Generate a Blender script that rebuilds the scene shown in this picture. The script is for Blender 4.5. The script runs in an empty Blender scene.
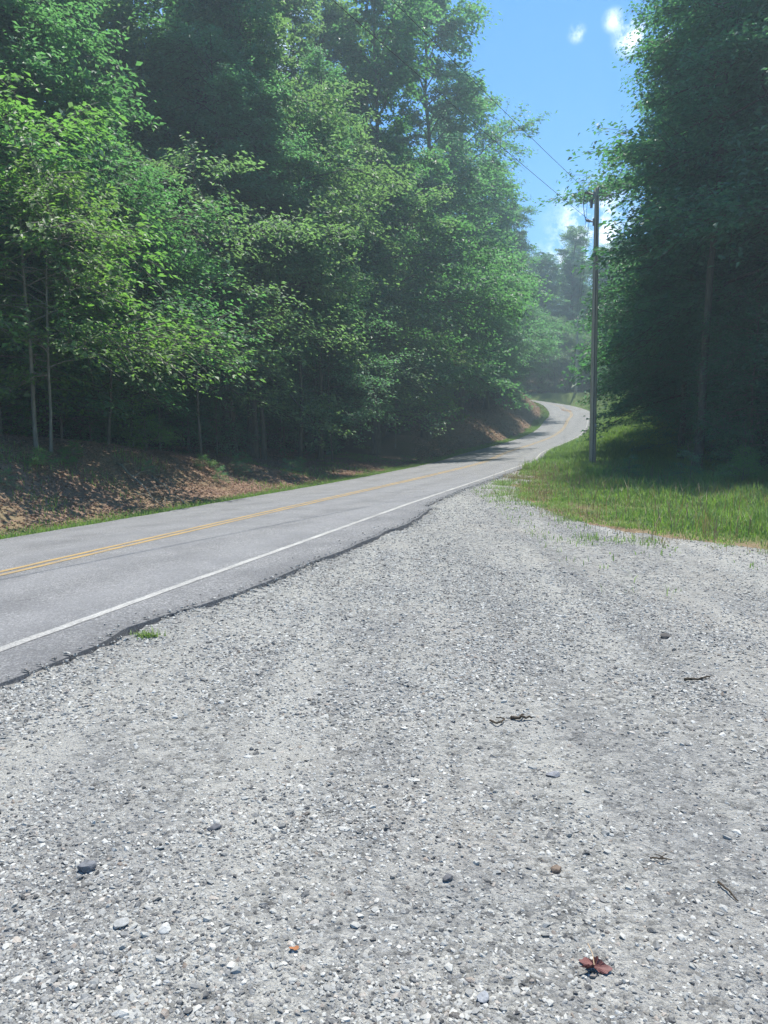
import bpy, math, random
import numpy as np
R = math.radians
rng = np.random.default_rng(11)
random.seed(5)
scene = bpy.context.scene
C = scene.collection

# ------------------------------------------------------------------ camera
EYE = 1.65
PITCH = math.atan(87 / 769)
cam = bpy.data.cameras.new("camera")
cam.sensor_fit = 'VERTICAL'; cam.sensor_height = 24; cam.lens = 24 * 769 / 1024
cam.clip_start = .05; cam.clip_end = 3000
camo = bpy.data.objects.new("camera", cam); C.objects.link(camo)
camo.location = (0, 0, EYE); camo.rotation_euler = (R(90) - PITCH, 0, 0)
scene.camera = camo

# ------------------------------------------------------------------ light
SUN_AZ, SUN_EL = 26.0, 72.0          # azimuth clockwise from +Y (the way the camera looks)
EXPOSURE = 0.95
sd = (math.sin(R(SUN_AZ)) * math.cos(R(SUN_EL)), math.cos(R(SUN_AZ)) * math.cos(R(SUN_EL)), math.sin(R(SUN_EL)))
sl = bpy.data.lights.new("sun", 'SUN'); sl.energy = 4.3; sl.angle = R(.55); sl.color = (1, .955, .87)
so = bpy.data.objects.new("sun", sl); C.objects.link(so)
from mathutils import Vector, Matrix
so.rotation_euler = Vector(sd).to_track_quat('Z', 'Y').to_euler()

def cam_dir(px, py):
    v = (py - 512) / 769; x = (px - 384) / 769
    d = Vector((x, math.cos(PITCH) - v * math.sin(PITCH), -(v * math.cos(PITCH) + math.sin(PITCH))))
    return d.normalized()

w = bpy.data.worlds.new("World"); scene.world = w; w.use_nodes = True
nt = w.node_tree; nt.nodes.clear()
def N(nt, t, **k):
    n = nt.nodes.new(t)
    for a, b in k.items(): setattr(n, a, b)
    return n
out = N(nt, 'ShaderNodeOutputWorld'); bg = N(nt, 'ShaderNodeBackground')
sky = N(nt, 'ShaderNodeTexSky', sky_type='NISHITA', sun_disc=False)
sky.sun_elevation = R(SUN_EL); sky.sun_rotation = R(SUN_AZ)
sky.air_density = 1.0; sky.dust_density = .1; sky.ozone_density = 4.0; sky.altitude = 300
bg.inputs[1].default_value = .15
tc = N(nt, 'ShaderNodeTexCoord')
nz = N(nt, 'ShaderNodeTexNoise'); nz.inputs['Scale'].default_value = 38; nz.inputs['Detail'].default_value = 9; nz.inputs['Roughness'].default_value = .68
nt.links.new(tc.outputs['Generated'], nz.inputs['Vector'])
# small fair-weather clouds: a position in the sky, a size and a density each
hs0 = N(nt, 'ShaderNodeHueSaturation'); hs0.inputs['Saturation'].default_value = 1.3; hs0.inputs['Value'].default_value = .74; nt.links.new(sky.outputs[0], hs0.inputs['Color'])
cur = hs0.outputs[0]
acc = None
for (dx, dy, rad, den) in [((632), 38, .020, .75), (577, 33, .010, .5), (614, 20, .012, .6), (594, 232, .055, 1.0), (676, 46, .022, 1.0), (548, 290, .05, 1.0), (225, 50, .10, .8)]:
    c = cam_dir(dx, dy)
    di = N(nt, 'ShaderNodeVectorMath', operation='DISTANCE'); di.inputs[1].default_value = c
    nt.links.new(tc.outputs['Generated'], di.inputs[0])
    mr = N(nt, 'ShaderNodeMapRange', interpolation_type='SMOOTHSTEP')
    mr.inputs['From Min'].default_value = rad * 1.3; mr.inputs['From Max'].default_value = 0
    mr.inputs['To Min'].default_value = 0; mr.inputs['To Max'].default_value = den
    nt.links.new(di.outputs['Value'], mr.inputs['Value'])
    m2 = N(nt, 'ShaderNodeMath', operation='MULTIPLY'); nt.links.new(mr.outputs[0], m2.inputs[0])
    n2 = N(nt, 'ShaderNodeMapRange'); n2.inputs['From Min'].default_value = .42; n2.inputs['From Max'].default_value = .6
    nt.links.new(nz.outputs[0], n2.inputs['Value']); nt.links.new(n2.outputs[0], m2.inputs[1])
    if acc is None: acc = m2.outputs[0]
    else:
        a = N(nt, 'ShaderNodeMath', operation='ADD', use_clamp=True); nt.links.new(acc, a.inputs[0]); nt.links.new(m2.outputs[0], a.inputs[1]); acc = a.outputs[0]
mx = N(nt, 'ShaderNodeMix', data_type='RGBA'); mx.inputs[7].default_value = (8.5, 8.8, 9.2, 1)
nt.links.new(acc, mx.inputs[0]); nt.links.new(cur, mx.inputs[6]); nt.links.new(mx.outputs[2], bg.inputs[0])
nt.links.new(bg.outputs[0], out.inputs[0])

scene.view_settings.view_transform = 'Standard'; scene.view_settings.look = 'None'
scene.view_settings.exposure = EXPOSURE; scene.view_settings.gamma = 1
scene.view_settings.use_curve_mapping = False
cy = scene.cycles
cy.use_denoising = True; cy.denoiser = 'OPENIMAGEDENOISE'
cy.max_bounces = 8; cy.diffuse_bounces = 6; cy.glossy_bounces = 2; cy.transmission_bounces = 6; cy.volume_bounces = 0
cy.use_adaptive_sampling = True; cy.adaptive_threshold = .015
cy.caustics_reflective = False; cy.caustics_refractive = False
cy.sample_clamp_indirect = 4

# ------------------------------------------------------------------ helpers
def sm(t):
    t = np.clip(t, 0, 1); return t * t * (3 - 2 * t)

def mesh(name, V, F, mat=None, smooth=False):
    """V (n,3); F (m,k) or a list of such arrays."""
    Fs = F if isinstance(F, list) else [F]
    me = bpy.data.meshes.new(name)
    V = np.asarray(V, np.float32)
    me.vertices.add(len(V)); me.vertices.foreach_set('co', V.ravel())
    li = np.concatenate([np.asarray(f, np.int32).ravel() for f in Fs])
    tot = np.concatenate([np.full(len(f), f.shape[1], np.int32) for f in Fs])
    me.loops.add(len(li)); me.loops.foreach_set('vertex_index', li)
    me.polygons.add(len(tot)); me.polygons.foreach_set('loop_start', np.concatenate([[0], np.cumsum(tot)[:-1]]).astype(np.int32))
    me.update(calc_edges=True); me.validate()
    me.polygons.foreach_set('use_smooth', np.full(len(me.polygons), smooth))
    if mat: me.materials.append(mat)
    return me

def link(name, me, parent=None, **props):
    o = bpy.data.objects.new(name, me); C.objects.link(o)
    if parent: o.parent = parent
    for k, v in props.items(): o[k] = v
    return o

def thing(name, label, cat, loc=(0, 0, 0), rz=0, group=None):
    o = bpy.data.objects.new(name, None); C.objects.link(o); o.empty_display_size = .2
    o.location = loc; o.rotation_euler = (0, 0, rz); o['label'] = label; o['category'] = cat
    if group: o['group'] = group
    return o

def dup(root, loc, rz, sc, label, group=None, tilt=(0, 0)):
    r = root.copy(); C.objects.link(r); r.location = loc; r.rotation_euler = (tilt[0], tilt[1], rz); r.scale = sc
    r['label'] = label
    if group: r['group'] = group
    elif 'group' in r: del r['group']
    for ch in kids[root.name]:
        c = ch.copy(); C.objects.link(c); c.parent = r
    return r

def tube(P, rad, n=6):
    """one tapered tube along P; returns V,F(quads)"""
    P = np.asarray(P, float); rad = np.broadcast_to(np.asarray(rad, float), (len(P),))
    T = np.gradient(P, axis=0); T /= np.linalg.norm(T, axis=1)[:, None] + 1e-9
    up = np.array([0.31, .17, .93]); A = np.cross(T, up)
    bad = np.linalg.norm(A, axis=1) < .15
    A[bad] = np.cross(T[bad], [1, 0, 0.]); A /= np.linalg.norm(A, axis=1)[:, None]
    for i in range(1, len(A)):
        A[i] = A[i - 1] - T[i] * (A[i - 1] @ T[i]); A[i] /= np.linalg.norm(A[i]) + 1e-9
    B = np.cross(T, A)
    a = np.linspace(0, 2 * np.pi, n, endpoint=False)
    V = P[:, None] + rad[:, None, None] * (np.cos(a)[None, :, None] * A[:, None] + np.sin(a)[None, :, None] * B[:, None])
    i = np.arange(len(P) - 1)[:, None] * n; j = np.arange(n)[None]
    F = np.stack([i + j, i + (j + 1) % n, i + n + (j + 1) % n, i + n + j], -1).reshape(-1, 4)
    return V.reshape(-1, 3), F

class Acc:
    def __init__(s): s.V = []; s.F = {}; s.n = 0
    def add(s, V, F):
        s.V.append(V); s.F.setdefault(F.shape[1], []).append(F + s.n); s.n += len(V)
    def cap(s, ring):   # an n-gon
        F = np.array([ring]); s.F.setdefault(F.shape[1], []).append(F)
    def mesh(s, name, mat, smooth=False):
        return mesh(name, np.vstack(s.V), [np.vstack(f) for f in s.F.values()], mat, smooth)

def closed_tube(acc, P, rad, n=8):
    V, F = tube(P, rad, n); b = acc.n; acc.add(V, F)
    acc.cap(list(range(b, b + n))[::-1]); acc.cap(list(range(b + len(V) - n, b + len(V))))

def vnoise(x, y, sc, seed=0):
    """smooth value noise in numpy"""
    x = np.asarray(x) / sc + 31.7 * seed; y = np.asarray(y) / sc - 17.3 * seed
    xi = np.floor(x).astype(np.int64); yi = np.floor(y).astype(np.int64); u = sm(x - xi); v = sm(y - yi)
    def h(a, b):
        n = (a * 374761393 + b * 668265263 + seed * 974634) & 0x7fffffff
        n = ((n ^ (n >> 13)) * 1274126177) & 0x7fffffff
        return ((n ^ (n >> 16)) & 0xffff) / 65535.
    return (h(xi, yi) * (1 - u) + h(xi + 1, yi) * u) * (1 - v) + (h(xi, yi + 1) * (1 - u) + h(xi + 1, yi + 1) * u) * v

# ------------------------------------------------------------------ materials
def mat(name):
    m = bpy.data.materials.new(name); m.use_nodes = True
    nt = m.node_tree; nt.nodes.clear()
    o = N(nt, 'ShaderNodeOutputMaterial'); b = N(nt, 'ShaderNodeBsdfPrincipled')
    nt.links.new(b.outputs[0], o.inputs[0]); b.inputs['Roughness'].default_value = .9
    b.inputs['Specular IOR Level'].default_value = .25
    return m, nt, b, o
def noise(nt, scale, detail=4, rough=.55, vec=None, dim='3D'):
    n = N(nt, 'ShaderNodeTexNoise'); n.inputs['Scale'].default_value = scale; n.inputs['Detail'].default_value = detail; n.inputs['Roughness'].default_value = rough
    if vec is not None: nt.links.new(vec, n.inputs['Vector'])
    return n.outputs[0]
def ramp(nt, fac, stops):
    r = N(nt, 'ShaderNodeValToRGB'); e = r.color_ramp.elements
    while len(e) < len(stops): e.new(.5)
    for el, (p, c) in zip(e, stops):
        el.position = p; el.color = (*c, 1) if len(c) == 3 else c
    nt.links.new(fac, r.inputs[0]); return r.outputs[0]
def mix(nt, fac, a, b, mode='MIX'):
    m = N(nt, 'ShaderNodeMix', data_type='RGBA', blend_type=mode)
    for s, i in ((fac, 0), (a, 6), (b, 7)):
        if isinstance(s, (int, float)): m.inputs[i].default_value = s
        elif isinstance(s, tuple): m.inputs[i].default_value = (*s, 1)
        else: nt.links.new(s, m.inputs[i])
    return m.outputs[2]
def math_(nt, op, a, b=0, clamp=False):
    m = N(nt, 'ShaderNodeMath', operation=op, use_clamp=clamp)
    for s, i in ((a, 0), (b, 1)):
        if isinstance(s, (int, float)): m.inputs[i].default_value = s
        else: nt.links.new(s, m.inputs[i])
    return m.outputs[0]
def rng_(nt, v, a, b, c=0, d=1):
    m = N(nt, 'ShaderNodeMapRange')
    for k, x in zip(('From Min', 'From Max', 'To Min', 'To Max'), (a, b, c, d)): m.inputs[k].default_value = x
    nt.links.new(v, m.inputs['Value']); return m.outputs[0]
def bump(nt, b, h, strength, dist):
    n = N(nt, 'ShaderNodeBump'); n.inputs['Strength'].default_value = strength; n.inputs['Distance'].default_value = dist
    nt.links.new(h, n.inputs['Height']); nt.links.new(n.outputs[0], b.inputs['Normal'])
def pos(nt):
    return N(nt, 'ShaderNodeNewGeometry').outputs['Position']
def attr(nt, name):
    a = N(nt, 'ShaderNodeAttribute'); a.attribute_name = name; return a

def leaf_mat(name, dark, light, trans=.35, trans_col=None, rough=.48, spec=.5):
    m, nt, b, o = mat(name)
    g = N(nt, 'ShaderNodeNewGeometry'); oi = N(nt, 'ShaderNodeObjectInfo')
    f = math_(nt, 'ADD', math_(nt, 'MULTIPLY', g.outputs['Random Per Island'], .7), math_(nt, 'MULTIPLY', oi.outputs['Random'], .35), True)
    col = mix(nt, f, dark, light)
    hs = N(nt, 'ShaderNodeHueSaturation'); nt.links.new(col, hs.inputs['Color'])
    nt.links.new(rng_(nt, oi.outputs['Random'], 0, 1, .478, .518), hs.inputs['Hue'])
    nt.links.new(rng_(nt, g.outputs['Random Per Island'], 0, 1, .74, 1.0), hs.inputs['Saturation'])
    col = hs.outputs[0]
    nt.links.new(col, b.inputs['Base Color'])
    b.inputs['Roughness'].default_value = rough; b.inputs['Specular IOR Level'].default_value = spec
    t = N(nt, 'ShaderNodeBsdfTranslucent')
    tcx = mix(nt, 1.0, col, trans_col or (1.35, 1.65, .7), 'MULTIPLY'); nt.links.new(tcx, t.inputs[0])
    ms = N(nt, 'ShaderNodeMixShader'); ms.inputs[0].default_value = trans
    nt.links.new(b.outputs[0], ms.inputs[1]); nt.links.new(t.outputs[0], ms.inputs[2]); nt.links.new(ms.outputs[0], o.inputs[0])
    return m

M_LEAF = leaf_mat('broad_leaf_green', (.052, .16, .095), (.135, .30, .18), .55)
M_LEAF_R = leaf_mat('deep_green_leaf', (.042, .145, .105), (.105, .27, .19), .52)
M_LEAF_Y = leaf_mat('fresh_green_leaf', (.07, .17, .055), (.18, .33, .10), .55)
M_LEAF_H = leaf_mat('oak_leaf_grey_green', (.085, .17, .10), (.21, .33, .20), .55)
M_GRASS = leaf_mat('grass_blade', (.085, .165, .035), (.25, .35, .095), .42, rough=.6)
M_GRASSD = leaf_mat('dry_grass_blade', (.22, .17, .08), (.32, .27, .13), .3, (1.1, 1, .7), rough=.7)
M_LITTER = leaf_mat('dead_leaf', (.15, .085, .058), (.42, .29, .205), .15, (1.1, .9, .7), rough=.7, spec=.2)

def bark_mat(name, a, b_, scale=1.):
    m, nt, b, o = mat(name)
    tcn = N(nt, 'ShaderNodeTexCoord'); mp = N(nt, 'ShaderNodeMapping'); mp.inputs['Scale'].default_value = (9 * scale, 9 * scale, 1.6 * scale)
    nt.links.new(tcn.outputs['Object'], mp.inputs[0])
    n = noise(nt, 2.2, 6, .65, mp.outputs[0])
    n2 = noise(nt, .7, 3, .5, tcn.outputs['Object'])
    col = ramp(nt, n, [(.3, a), (.68, b_)])
    col = mix(nt, rng_(nt, n2, .35, .65, 0, .45), col, (.10, .12, .08))
    nt.links.new(col, b.inputs['Base Color']); bump(nt, b, n, .8, .03)
    return m
M_BARK = bark_mat('bark', (.05, .042, .035), (.17, .15, .125))
M_BARKP = bark_mat('pale_bark', (.13, .12, .10), (.33, .30, .25))
M_DEAD = bark_mat('dead_wood', (.16, .13, .10), (.42, .37, .30), 3)
M_POLE = None

# ------------------------------------------------------------------ road centre line
CTRL = np.array([[-14.6, -27, .05], [-10.4, -12, .05], [-6.23, 2.1, 0.04], [-2.12, 15.06, -0.02], [1.79, 28.38, -0.18], [5.52, 41.95, -0.32], [8.87, 55.68, -0.3],
                 [13.25, 68.85, -0.04], [17.7, 81.16, 0.47], [21.34, 92.18, 1.23], [23.97, 101.27, 2.2], [25.97, 107.85, 3.34], [24.4, 112.5, 4.65],
                 [18.5, 116.5, 5.8], [10, 119.5, 6.9], [-6, 124, 8.6], [-30, 133, 10.5], [-60, 150, 12.5]], float)
BANK = np.array([-.036, -.036, -0.036, -0.066, -0.063, -0.04, -0.024, -0.014, -0.007, -0.004, -0.004, -0.003, -0.003, 0, 0, 0, 0, 0])
def spline(Cp, step=.4):
    E = np.vstack([2 * Cp[0] - Cp[1], Cp, 2 * Cp[-1] - Cp[-2]]); P = []; tt = []
    for i in range(len(Cp) - 1):
        a, b, c, d = E[i:i + 4]; n = max(2, int(np.linalg.norm(c - b) / step)); u = np.linspace(0, 1, n, endpoint=False)[:, None]
        P.append(.5 * (2 * b + (c - a) * u + (2 * a - 5 * b + 4 * c - d) * u ** 2 + (3 * b - a - 3 * c + d) * u ** 3)); tt.append(i + u[:, 0])
    return np.vstack(P + [Cp[-1:]]), np.concatenate(tt + [[len(Cp) - 1]])
RP, RT = spline(CTRL)
RB = np.interp(RT, np.arange(len(BANK)), BANK)
Tn = np.gradient(RP, axis=0); Tn[:, 2] = 0; Tn /= np.linalg.norm(Tn, axis=1)[:, None]
RN = np.c_[-Tn[:, 1], Tn[:, 0]]
RS = np.concatenate([[0], np.cumsum(np.linalg.norm(np.diff(RP[:, :2], axis=0), axis=1))])
def roadpt(i, d):
    d = np.asarray(d, float); return np.c_[RP[i, 0] + RN[i, 0] * d, RP[i, 1] + RN[i, 1] * d, RP[i, 2] + RB[i] * d]
HW_L = 2.95
# right asphalt edge offset per sample: wide and ragged beside the gravel, then a broken notch, then narrow
def right_off(i):
    y = RP[i, 1]
    rag = (vnoise(RS[i], 0 * RS[i], .9, 3) - .5) * .16 + (vnoise(RS[i], 0 * RS[i], .28, 4) - .5) * .08
    base = np.where(y < 14.8, np.interp(y, [6.5, 8.5, 12.5, 14.8], [3.1, 3.36, 3.42, 3.2]), 2.98)
    k = sm((y - 14.7) / .5)
    base = np.where((y > 14.6) & (y < 15.4), 3.2 * (1 - k) + 2.88 * k, base)
    return base + rag * np.where(y < 26, 1, .4)
RO = right_off(np.arange(len(RP)))

def yk(vals):   # table keyed by road-centre Y (up to the crest), evaluated per sample, then constant
    ys, vs = zip(*vals); last = np.argmax(RP[:, 1] > 108) if (RP[:, 1] > 108).any() else len(RP) - 1
    v = np.interp(RP[:, 1], ys, vs); v[last:] = vs[-1]; return v
B_L = yk([(-30, 1.5), (10, 1.7), (14, 1.7), (18, 1.55), (23, 1.1), (29, .4), (46, .2), (55, 1.3), (64, 2.3), (75, 2.7), (110, 2.6)])
T_R = yk([(-30, 0), (20, 0), (29, .12), (38, -.15), (48, -.35), (56, .25), (70, 1.5), (82, 2.9), (95, 4.4), (108, 6.6)])
def locate(x, y):
    x = np.atleast_1d(np.asarray(x, float)); y = np.atleast_1d(np.asarray(y, float))
    sub = np.arange(0, len(RP), 2); n = len(x)
    z = np.empty(n); d = np.empty(n); bl = np.empty(n); tr = np.empty(n); idx = np.empty(n, int)
    zl = RP[:, 2] + RB * HW_L; zrr = RP[:, 2] - RB * 3.2
    zL = np.empty(n); zR = np.empty(n)
    for a in range(0, n, 20000):
        X = x[a:a + 20000, None]; Y = y[a:a + 20000, None]
        D = np.hypot(X - RP[None, sub, 0], Y - RP[None, sub, 1]); k = D.argmin(1); dm = D[np.arange(len(k)), k]; i = sub[k]
        W = np.exp(-(D - dm[:, None]) / (.25 + .18 * dm[:, None])); W /= W.sum(1)[:, None]
        # exact signed offset
        dx = X[:, 0] - RP[i, 0]; dy = Y[:, 0] - RP[i, 1]
        s = dx * RN[i, 0] + dy * RN[i, 1]
        sgn = np.sign(s + 1e-9)
        d[a:a + 20000] = np.where(dm < 6, s, sgn * dm)
        idx[a:a + 20000] = i
        near = dm < 5
        def blend(arr): return np.where(near, arr[i], (W * arr[None, sub]).sum(1))
        bl[a:a + 20000] = blend(B_L); tr[a:a + 20000] = blend(T_R); zL[a:a + 20000] = blend(zl); zR[a:a + 20000] = blend(zrr)
        z[a:a + 20000] = RP[i, 2] + RB[i] * s
    return z, d, idx, bl, tr, zL, zR

def height(x, y, full=False):
    x = np.atleast_1d(np.asarray(x, float)); y = np.atleast_1d(np.asarray(y, float))
    zc, d, idx, bl, tr, zL, zR = locate(x, y)
    dl = d - HW_L
    nb = (vnoise(x, y, 2.3, 1) - .5) * .22 + (vnoise(x, y, .8, 2) - .5) * .035
    left = zL - .05 - .05 * sm(dl / .8) + bl * sm((dl - .6) / 4.2) + np.clip(dl - 4, 0, 70) * .11 + nb * sm((dl - .8) / 2) + (vnoise(x, y, 14, 7) - .5) * 1.2 * sm((dl - 8) / 12)
    dr = -d - RO[idx]
    right = (zR - .06) + (tr - (zR - .06)) * sm(dr / 5.0)
    far = sm((dr - 6.5) / 7) * sm((y - 13) / 6)
    right = right - .75 * far * (1 - sm((y - 50) / 15)) + np.clip(dr - 14, 0, 60) * .05 * sm((y - 70) / 20) + nb * .45 * sm(dr / 3) * sm((y - 9) / 6)
    under = zc - .07
    z = np.where(dl > 0, left, np.where(dr > 0, right, under))
    # distant hill beyond the crest
    z = z + 13 * sm((y - 122) / 90) + 22 * sm((y - 210) / 250)
    if full: return z, dl, dr, idx
    return z
def hz(x, y): return float(height(x, y)[0])

# gravel lot outline (world metres); inside = gravel
PAD = np.array([[5.3, 28.0], [4.5, 24.6], [3.85, 21.2], [3.35, 18.0], [3.1, 16.2], [3.05, 14.2], [3.5, 12.3], [4.2, 10.9], [5.2, 9.9], [7.2, 9.0], [10, 8.6], [16, 8.2], [30, 7.8]])
def pad_d(x, y):   # >0 towards gravel
    x = np.atleast_1d(np.asarray(x, float)); y = np.atleast_1d(np.asarray(y, float))
    best = np.full(x.shape, 1e9); sg = np.ones(x.shape)
    for a, b in zip(PAD[:-1], PAD[1:]):
        e = b - a; L = e @ e; t = np.clip(((x - a[0]) * e[0] + (y - a[1]) * e[1]) / L, 0, 1)
        dd = np.hypot(x - a[0] - e[0] * t, y - a[1] - e[1] * t); cr = e[0] * (y - a[1]) - e[1] * (x - a[0])
        m = dd < best; best = np.where(m, dd, best); sg = np.where(m, np.where(cr > 0, -1, 1), sg)
    r = best * sg
    r = np.where(y > 28.2, -np.abs(r), r)
    return r + (vnoise(x, y, 1.1, 5) - .5) * .7 + (vnoise(x, y, .3, 6) - .5) * .25

# ------------------------------------------------------------------ ground
def axis(parts):
    a = [np.arange(s, e, st) for s, e, st in parts]; return np.concatenate(a + [[parts[-1][1]]])
gx = axis([(-400, -120, 20), (-120, -60, 4), (-60, -25, 1.2), (-25, 32, .3), (32, 60, 1.2), (60, 120, 4), (120, 420, 20)])
gy = axis([(-80, -10, 4), (-10, 0, 1), (0, 40, .3), (40, 70, .5), (70, 135, .7), (135, 180, 3), (180, 900, 25)])
GX, GY = np.meshgrid(gx, gy); gxf, gyf = GX.ravel(), GY.ravel()
GZ, dl, dr, gi = height(gxf, gyf, True)
pdv = pad_d(gxf, gyf)
GZ = GZ - .16 * sm((pdv - .35) / .5) * (dr > -.3) * (dl < 0)
nx, ny = len(gx), len(gy)
ii = (np.arange(ny - 1)[:, None] * nx + np.arange(nx - 1)[None]).ravel()
F = np.stack([ii, ii + 1, ii + nx + 1, ii + nx], -1)
m, nt, b, o = mat('woodland_ground'); p = pos(nt)
at = attr(nt, 'zone'); sep = N(nt, 'ShaderNodeSeparateColor'); nt.links.new(at.outputs['Color'], sep.inputs[0])
n1 = noise(nt, 3.2, 8, .65, p); n2 = noise(nt, 22, 6, .7, p); n3 = noise(nt, .6, 4, .5, p)
litter = ramp(nt, n2, [(.3, (.09, .056, .04)), (.48, (.20, .13, .09)), (.62, (.29, .20, .14)), (.8, (.38, .28, .21))])
litter = mix(nt, rng_(nt, n3, .45, .7, 0, .55), litter, (.17, .15, .075))
grs = ramp(nt, n2, [(.3, (.045, .08, .018)), (.7, (.11, .16, .035))])
grs = mix(nt, rng_(nt, n1, .5, .7, 0, .5), grs, (.17, .14, .08))
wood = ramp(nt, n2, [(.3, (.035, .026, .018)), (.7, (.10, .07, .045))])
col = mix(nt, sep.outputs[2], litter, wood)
gm = math_(nt, 'ADD', sep.outputs[1], math_(nt, 'MULTIPLY', math_(nt, 'SUBTRACT', n1, .5), 1.4), True)
gm = math_(nt, 'MULTIPLY', gm, rng_(nt, sep.outputs[1], .02, .2), True)
col = mix(nt, gm, col, grs)
nt.links.new(col, b.inputs['Base Color']); bump(nt, b, n2, .6, .015); b.inputs['Roughness'].default_value = 1
me = mesh('ground', np.c_[gxf, gyf, GZ], F, m, True)
grass_l = (1 - sm((dl - .75) / .45)) * (dl > -1)
grass_r = np.where(dr > -.5, 1 - sm((dr - 9) / 4) * sm((gyf - 14) / 6), 0) * (dl < 0)
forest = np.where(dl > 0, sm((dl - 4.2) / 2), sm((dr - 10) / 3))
grass_r = grass_r * (.15 + .85 * sm((-pdv - .1) / 1.1))
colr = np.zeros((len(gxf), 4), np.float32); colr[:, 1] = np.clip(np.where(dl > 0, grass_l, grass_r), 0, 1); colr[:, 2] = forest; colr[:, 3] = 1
ca = me.color_attributes.new('zone', 'FLOAT_COLOR', 'POINT'); ca.data.foreach_set('color', colr.ravel())
link('ground', me, kind='structure')

# ------------------------------------------------------------------ gravel lot
px = axis([(-13, -6, .4), (-6, 9, .07), (9, 31, .5)]); py = axis([(-16, 0, .8), (0, 14, .07), (14, 29, .16)])
PX, PY = np.meshgrid(px, py); pxf, pyf = PX.ravel(), PY.ravel()
Zb, dlp, drp, ip = height(pxf, pyf, True); pdp = pad_d(pxf, pyf)
lump = (vnoise(pxf, pyf, .5, 8) - .5) * .03 + (vnoise(pxf, pyf, .17, 9) - .5) * .014 + (vnoise(pxf, pyf, 1.6, 10) - .5) * .05
# tyre ruts running in from the road
lump -= .02 * np.exp(-((pxf - (.9 + .12 * pyf) - .5 * np.sin(pyf * .13)) / .22) ** 2) + .02 * np.exp(-((pxf - (2.5 + .11 * pyf)) / .22) ** 2)
edge = np.clip(pdp * .12, -.09, .035)
nr = np.clip(drp / .25, -1.5, 1)
zp = Zb + edge + lump * np.clip(drp / .3, 0, 1) + np.minimum(nr, 0) * .12 - .006
zp = np.where(drp < 0, zp - .05, zp)
def pad_z(x, y): 
    Z, a, dr_, c = height(x, y, True); return Z
nx2 = len(px); ii = (np.arange(len(py) - 1)[:, None] * nx2 + np.arange(nx2 - 1)[None]).ravel()
F = np.stack([ii, ii + 1, ii + nx2 + 1, ii + nx2], -1)
keep = (drp[F].max(1) > -.5) & (pdp[F].max(1) > -.8) & (dlp[F].max(1) < 0)
m, nt, b, o = mat('crushed_gravel'); p = pos(nt)
v1 = N(nt, 'ShaderNodeTexVoronoi'); v1.inputs['Scale'].default_value = 62; nt.links.new(p, v1.inputs['Vector'])
v2 = N(nt, 'ShaderNodeTexVoronoi'); v2.inputs['Scale'].default_value = 26; nt.links.new(p, v2.inputs['Vector'])
n1 = noise(nt, 1.1, 5, .6, p); n2 = noise(nt, 9, 8, .75, p); n3 = noise(nt, 120, 3, .6, p)
s1 = N(nt, 'ShaderNodeSeparateColor'); nt.links.new(v1.outputs['Color'], s1.inputs[0])
s2 = N(nt, 'ShaderNodeSeparateColor'); nt.links.new(v2.outputs['Color'], s2.inputs[0])
base = ramp(nt, s1.outputs[0], [(0, (.07, .07, .068)), (.28, (.24, .24, .23)), (.65, (.40, .395, .37)), (1, (.60, .59, .54))])
b2 = ramp(nt, s2.outputs[0], [(0, (.07, .07, .067)), (.3, (.27, .27, .255)), (1, (.56, .55, .51))])
base = mix(nt, .5, base, b2)
dust = rng_(nt, n2, .5, .62, 0, .8)
base = mix(nt, dust, base, (.50, .49, .45))
base = mix(nt, rng_(nt, n1, .46, .66, 0, .45), base, (.24, .243, .25))
base = mix(nt, rng_(nt, noise(nt, .5, 4, .6, p), .52, .68, 0, .5), base, (.47, .44, .39))
mpv = N(nt, 'ShaderNodeMapping'); mpv.inputs['Rotation'].default_value = (0, 0, R(9)); mpv.inputs['Scale'].default_value = (1.5, .16, 1); nt.links.new(p, mpv.inputs[0])
trk = noise(nt, 1.0, 5, .6, mpv.outputs[0])
base = mix(nt, rng_(nt, trk, .5, .62, 0, .55), base, (.53, .52, .475))
base = mix(nt, rng_(nt, trk, .46, .36, 0, .35), base, (.19, .19, .19))
base = mix(nt, rng_(nt, n3, .3, .7, 0, .3), base, (.2, .2, .2), 'MULTIPLY')
hgt = math_(nt, 'ADD', math_(nt, 'MULTIPLY', v1.outputs['Distance'], -.5), math_(nt, 'ADD', math_(nt, 'MULTIPLY', v2.outputs['Distance'], -.7), math_(nt, 'ADD', math_(nt, 'MULTIPLY', s2.outputs[1], .35), n3)))
nt.links.new(base, b.inputs['Base Color']); bump(nt, b, hgt, 1, .02); b.inputs['Roughness'].default_value = .95
used = np.unique(F[keep]); remap = np.zeros(len(pxf), int); remap[used] = np.arange(len(used))
link('gravel_lot', mesh('gravel_lot', np.c_[pxf, pyf, zp][used], remap[F[keep]], m, True), kind='structure')
M_PAD = m

def padsurf(x, y):
    """height of the gravel surface at points"""
    x = np.atleast_1d(x).astype(float); y = np.atleast_1d(y).astype(float)
    i = np.clip(np.searchsorted(px, x) - 1, 0, len(px) - 2); j = np.clip(np.searchsorted(py, y) - 1, 0, len(py) - 2)
    u = np.clip((x - px[i]) / (px[i + 1] - px[i]), 0, 1); v = np.clip((y - py[j]) / (py[j + 1] - py[j]), 0, 1); Z = zp.reshape(len(py), len(px))
    return (Z[j, i] * (1 - u) + Z[j, i + 1] * u) * (1 - v) + (Z[j + 1, i] * (1 - u) + Z[j + 1, i + 1] * u) * v

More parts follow.
